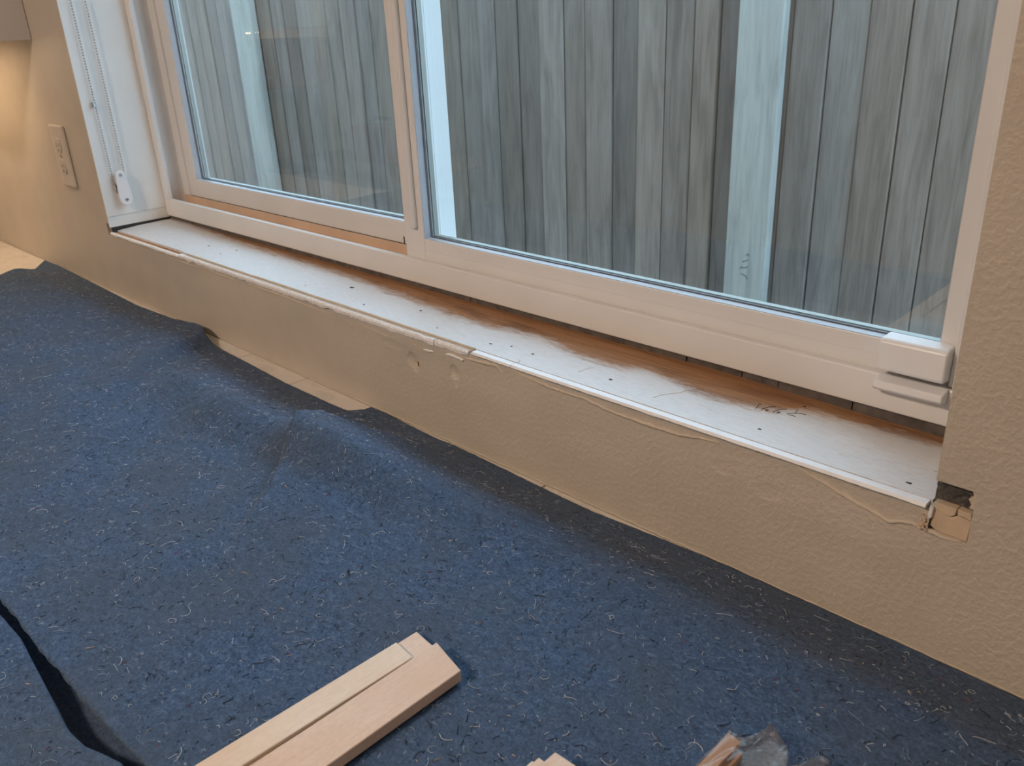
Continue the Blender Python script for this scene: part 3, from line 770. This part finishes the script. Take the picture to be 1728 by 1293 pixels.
tag(blanket, 'rumpled blue grey felt blanket covering the counter below the window', 'blanket')

# loose lint and threads in the felt: beyond counting
def lint():
    V, F, MI = [], [], []
    rnd = random.Random(3)
    for k in range(15000):
        # denser and longer near the viewer
        u = rnd.random() ** 0.75
        x = -0.3 + 1.95 * u; y = -0.62 + 0.61 * rnd.random()
        if y > lerp_poly(EDGE, x) - 0.006: continue
        if lerp_poly(GNEAR, x) - 0.008 < y < lerp_poly(GFAR, x) + 0.008: continue
        q = rnd.random()
        mi = 0 if q < 0.22 else 1 if q < 0.62 else 4 if q < 0.965 else 2 if q < 0.985 else 3
        ln = {0: 0.010, 1: 0.007, 2: 0.005, 3: 0.005, 4: 0.011}[mi] * (0.22 + 0.35 * rnd.random() + 1.5 * rnd.random() ** 6)
        r = {0: 0.00016, 1: 0.00022, 2: 0.00028, 3: 0.00022, 4: 0.00018}[mi] * (0.7 + 0.6 * rnd.random())
        a = rnd.random() * 6.283; curl = rnd.gauss(0, 0.5) if mi in (0, 4) else rnd.gauss(0, 0.15)
        n = 7 if mi in (0, 4) else 4
        if mi == 2: curl = 0
        P = []; lift = 0.0003 + 0.0012 * rnd.random() ** 3
        for s in range(n):
            P.append((x, y, CT + felt_h(x, y) + r * 0.5 + lift * math.sin(math.pi * s / (n - 1))))
            x += math.cos(a) * ln / n; y += math.sin(a) * ln / n; a += curl + rnd.gauss(0, 0.25 if mi != 2 else 0.02)
        if any(p[1] > lerp_poly(EDGE, p[0]) - 0.003 for p in P): continue
        base = len(V)
        for s, p in enumerate(P):
            q0, q1 = P[max(0, s - 1)], P[min(n - 1, s + 1)]
            dx, dy = q1[0] - q0[0], q1[1] - q0[1]; l = math.hypot(dx, dy) or 1
            px, py = -dy / l * r, dx / l * r
            V += [(p[0] + px, p[1] + py, p[2]), (p[0], p[1], p[2] + r * 1.2), (p[0] - px, p[1] - py, p[2])]
        for s in range(n - 1):
            b = base + 3 * s
            for c, d in ((0, 1), (1, 2)):
                F.append((b + c, b + d, b + 3 + d, b + 3 + c)); MI.append(mi)
    me = bpy.data.meshes.new('lint_fibres'); me.from_pydata(V, [], F)
    for m in ('fibre_w', 'fibre_d', 'fibre_t', 'fibre_r', 'fibre_b'): me.materials.append(M[m])
    me.polygons.foreach_set('material_index', MI)
    o = bpy.data.objects.new('lint_fibres', me); col.objects.link(o); o.parent = blanket; o['kind'] = 'stuff'
    o['label'] = 'loose white and black lint threads'
lint()

# ------------------------------------------------------------------ wood strips on the blanket
ZT = CT + PLAT + 0.0024
def strip(label, tip_l, tip_r, length, ang, z0, th, mat, group='loose wood strips on the blanket'):
    """a planed strip: its far end runs from tip_l to tip_r, its long sides go toward the room at angle ang"""
    dx, dy = math.sin(ang) * length, -math.cos(ang) * length
    bm = bmesh.new()
    prism(bm, [tip_l, tip_r, (tip_r[0] + dx, tip_r[1] + dy), (tip_l[0] + dx, tip_l[1] + dy)], 2, z0, z0 + th)
    o = obj('wood_strip', bm, mat, None, 0.0005, seg=1)
    return tag(o, label, 'wood strip', group)
strip('pale wood strip lying lowest of the three, its tip showing past the others', (1.2044, -0.2675), (1.2275, -0.2697), 0.30, -0.012, ZT, 0.0040, 'beech')
strip('lightest wood strip, lying on the lowest one left of the pinkish strip', (1.2054, -0.2874), (1.2275, -0.2897), 0.30, -0.028, ZT + 0.00405, 0.0030, 'beech2')
strip('pinkish wood strip in front, the one with its thick right edge showing', (1.2304, -0.2691), (1.2658, -0.2769), 0.30, -0.0005, ZT, 0.0095, 'beech')
for k, (lab, tl, tr, z) in enumerate((
        ('bottom left strip of the small fanned stack at the photo\'s bottom edge', (1.3503, -0.3038), (1.3760, -0.3030), 0.0),
        ('second strip from the left in the small fanned stack at the bottom edge', (1.3547, -0.2978), (1.3770, -0.2972), 0.0031),
        ('third strip from the left in the small fanned stack at the bottom edge', (1.3580, -0.2953), (1.3775, -0.2950), 0.0062),
        ('top right strip of the small fanned stack at the photo\'s bottom edge', (1.3646, -0.2874), (1.3840, -0.2866), 0.0093))):
    strip(lab, tl, tr, 0.12, -0.004, ZT + z, 0.0030, ('beech', 'beech2', 'beech', 'beech')[k], 'small fanned wood stack')
strip('orange wood strip inside the clear plastic bag, upper one', (1.4345, -0.2020), (1.4440, -0.2032), 0.13, -0.004, ZT + 0.0066, 0.0048, 'cedar', 'wood in the plastic bag')
strip('orange wood strip inside the clear plastic bag, lower one', (1.4352, -0.2050), (1.4475, -0.2066), 0.13, -0.004, ZT + 0.0014, 0.0050, 'cedar', 'wood in the plastic bag')

# clear plastic bag: a crumpled closed film around the two strips
def bag():
    far = [(1.4325, -0.1995), (1.4348, -0.1990), (1.4400, -0.1998), (1.4452, -0.1990), (1.4475, -0.1945), (1.4500, -0.1865), (1.4527, -0.1790), (1.4560, -0.1795), (1.4600, -0.1815), (1.4640, -0.1815), (1.4665, -0.1835), (1.4690, -0.1890),
           (1.4712, -0.1985), (1.4745, -0.1975), (1.4780, -0.1925), (1.4815, -0.1835), (1.4855, -0.1776), (1.4880, -0.1772), (1.4904, -0.1767), (1.4915, -0.1810)]
    n, m = 90, 60
    V, F = [], []
    for side in (1, 0):
        for j in range(m + 1):
            for i in range(n + 1):
                x = 1.4325 + (1.4915 - 1.4325) * i / n
                yf = lerp_poly(far, x); t = j / m
                y = yf + (-0.345 - yf) * t ** 1.4
                rim = min(1, j / 3, i / 2.5, (n - i) / 2.5)
                if x < 1.4475: hh = 0.0126 * sstep(1.4325, 1.4343, x)
                else: hh = 0.0038 + 0.0088 * sstep(1.466, 1.4475, x)
                hh += 0.0030 * abs(nz(x * 110, y * 60, 2.2)) + 0.0007 * abs(nz(x * 300, y * 180, 1.0))
                if 1.452 < x < 1.469: hh += 0.006 * sstep(0.35, 0.0, t) * (0.6 + 0.35 * nz(x * 260, y * 160))
                if x > 1.474: hh += 0.006 * sstep(0.4, 0.05, t)
                z = ZT + (0.0006 + hh * (0.15 + 0.85 * rim) if side else 0.0004 + 0.0002 * rim)
                V.append((x, y, z))
    k = (n + 1) * (m + 1)
    for s in (0, 1):
        for j in range(m):
            for i in range(n):
                a = s * k + j * (n + 1) + i
                F.append((a, a + 1, a + n + 2, a + n + 1))
    bd = [i for i in range(n + 1)] + [j * (n + 1) + n for j in range(1, m + 1)] + [m * (n + 1) + i for i in range(n - 1, -1, -1)] + [j * (n + 1) for j in range(m - 1, 0, -1)]
    for a, b in zip(bd, bd[1:] + bd[:1]): F.append((a, b, b + k, a + k))
    me = bpy.data.meshes.new('plastic_bag'); me.from_pydata(V, [], F); me.materials.append(M['film'])
    for p in me.polygons: p.use_smooth = True
    o = bpy.data.objects.new('plastic_bag', me); col.objects.link(o)
    tag(o, 'crumpled clear plastic bag with orange wood strips at the bottom edge', 'plastic bag')
bag()

# ------------------------------------------------------------------ fence outside
FY = 1.55
fe = thing('board_fence', 'weathered grey vertical board fence outside the window', 'fence', (-0.6, FY, FL - 0.16))
fx = [-0.949, -0.842, -0.734, -0.63, -0.546, -0.445, -0.349, -0.243, -0.157, -0.056, 0.038, 0.137, 0.231, 0.308, 0.381, 0.449, 0.518, 0.614, 0.711, 0.806, 0.9, 0.986]
while fx[0] > -4.6: fx.insert(0, fx[0] - random.uniform(0.088, 0.112))
while fx[-1] < 2.6: fx.append(fx[-1] + random.uniform(0.088, 0.1))
fm = {}
for a, b in zip(fx, fx[1:]):
    wd = b - a - 0.0035
    off = random.choice((0, 0, 0.004, 0.007, -0.003))
    bm = bmesh.new()
    bx(bm, 0, wd, 0, 0.018, FL - 0.14, 0.70 + random.uniform(-0.01, 0.015))
    o = obj('board', bm, 'fence', fe, 0.002, seg=1)
    o.location = (a + 0.002, FY + off, 0); o.rotation_euler = (0, random.gauss(0, 0.0012), 0)
    v = random.choice((0.70, 0.78, 0.84, 0.88, 0.93, 0.98, 1.05)) * random.uniform(0.95, 1.05); wa = random.uniform(-0.04, 0.05)
    o.color = (v * (1 + wa), v, v * (1 - wa), 1)
for a, b in zip(fx, fx[1:]):
    o = boxo('sky_gap_backing', (0, b - a - 0.004, 0, 0.016, FL - 0.14, 0.66), 'fence', fe)  # added boards, tinted dark, that block bright sky in the fence gaps
    o.location = ((a + b) / 2 + 0.002 - (b - a) * 0.0, FY + 0.028, 0); o.color = (0.5, 0.5, 0.5, 1)
for x0, x1 in ((0.386, 0.512), (-2.22, -2.05)):
    p = boxo('post', (0, x1 - x0, -0.032, -0.001, FL - 0.14, 0.74), 'post', fe, 0.004)
    p.location = (x0, FY - 0.004, 0); p['label'] = 'pale greenish treated timber upright'
    p.color = (1, 1, 1, 1)
for z in (-0.85, 0.45):
    boxo('rail', (-4.6, 2.6, FY + 0.046, FY + 0.085, z, z + 0.09), 'fence', fe).color = (0.8, 0.8, 0.8, 1)
# faint stamped marks near the foot of the pale upright
for k, pts in enumerate(([(0.436, -0.352), (0.442, -0.345), (0.452, -0.347), (0.460, -0.341)], [(0.440, -0.365), (0.455, -0.368), (0.462, -0.378)], [(0.444, -0.330), (0.452, -0.327), (0.461, -0.322)], [(0.452, -0.312), (0.459, -0.305), (0.464, -0.312)])):
    bm = bmesh.new(); tube(bm, [(x, FY - 0.0363, z) for x, z in pts], 0.0012, 5); obj('stamp_mark', bm, 'rubber', fe)

# ------------------------------------------------------------------ things that only show mirrored in the panes
wt = thing('work_table', 'small dark table across the room, mirrored in the left pane', 'table', (-1.55, -1.45, FL))
part('table_top', lambda b: bx(b, -2.0, -1.15, -1.75, -1.15, -0.27, -0.235), 'floor', wt, 0.003)
for x in (-1.95, -1.24):
    for y in (-1.70, -1.24): part('leg', lambda b: bx(b, x, x + 0.04, y, y + 0.04, FL, -0.2705), 'floor', wt)
tbx = thing('tool_box', 'red metal tool box on the table, mirrored in the left pane', 'tool box', (-1.5, -1.42, -0.235))
part('body', lambda b: bx(b, -1.68, -1.32, -1.50, -1.33, -0.2345, -0.13), 'red', tbx, 0.006)
part('lid', lambda b: prism(b, [(-1.505, -0.129), (-1.325, -0.129), (-1.36, -0.085), (-1.47, -0.085)], 0, -1.685, -1.315), 'red', tbx, 0.003)
part('handle', lambda b: tube(b, [(-1.58, -1.415, -0.086), (-1.57, -1.415, -0.055), (-1.43, -1.415, -0.055), (-1.42, -1.415, -0.086)], 0.008, 8), 'blackp', tbx)
oc = thing('oak_cabinet', 'honey oak wall cabinet on the far wall, mirrored in the left pane', 'cabinet', (-3.8, -2.1, -0.05))
part('body', lambda b: bx(b, -3.999, -3.68, -2.6, -1.6, -0.05, 0.55), 'oak', oc)
for y in (-2.597, -2.097):
    dd = part('door', lambda b: bx(b, -3.679, -3.66, y, y + 0.494, -0.045, 0.545), 'oak', oc, 0.003)
    part('knob', lambda b: cyl(b, (-3.652, y + (0.45 if y < -2.3 else 0.045), 0.03), 0.014, 0.016, 'X', 14), 'steel', dd)
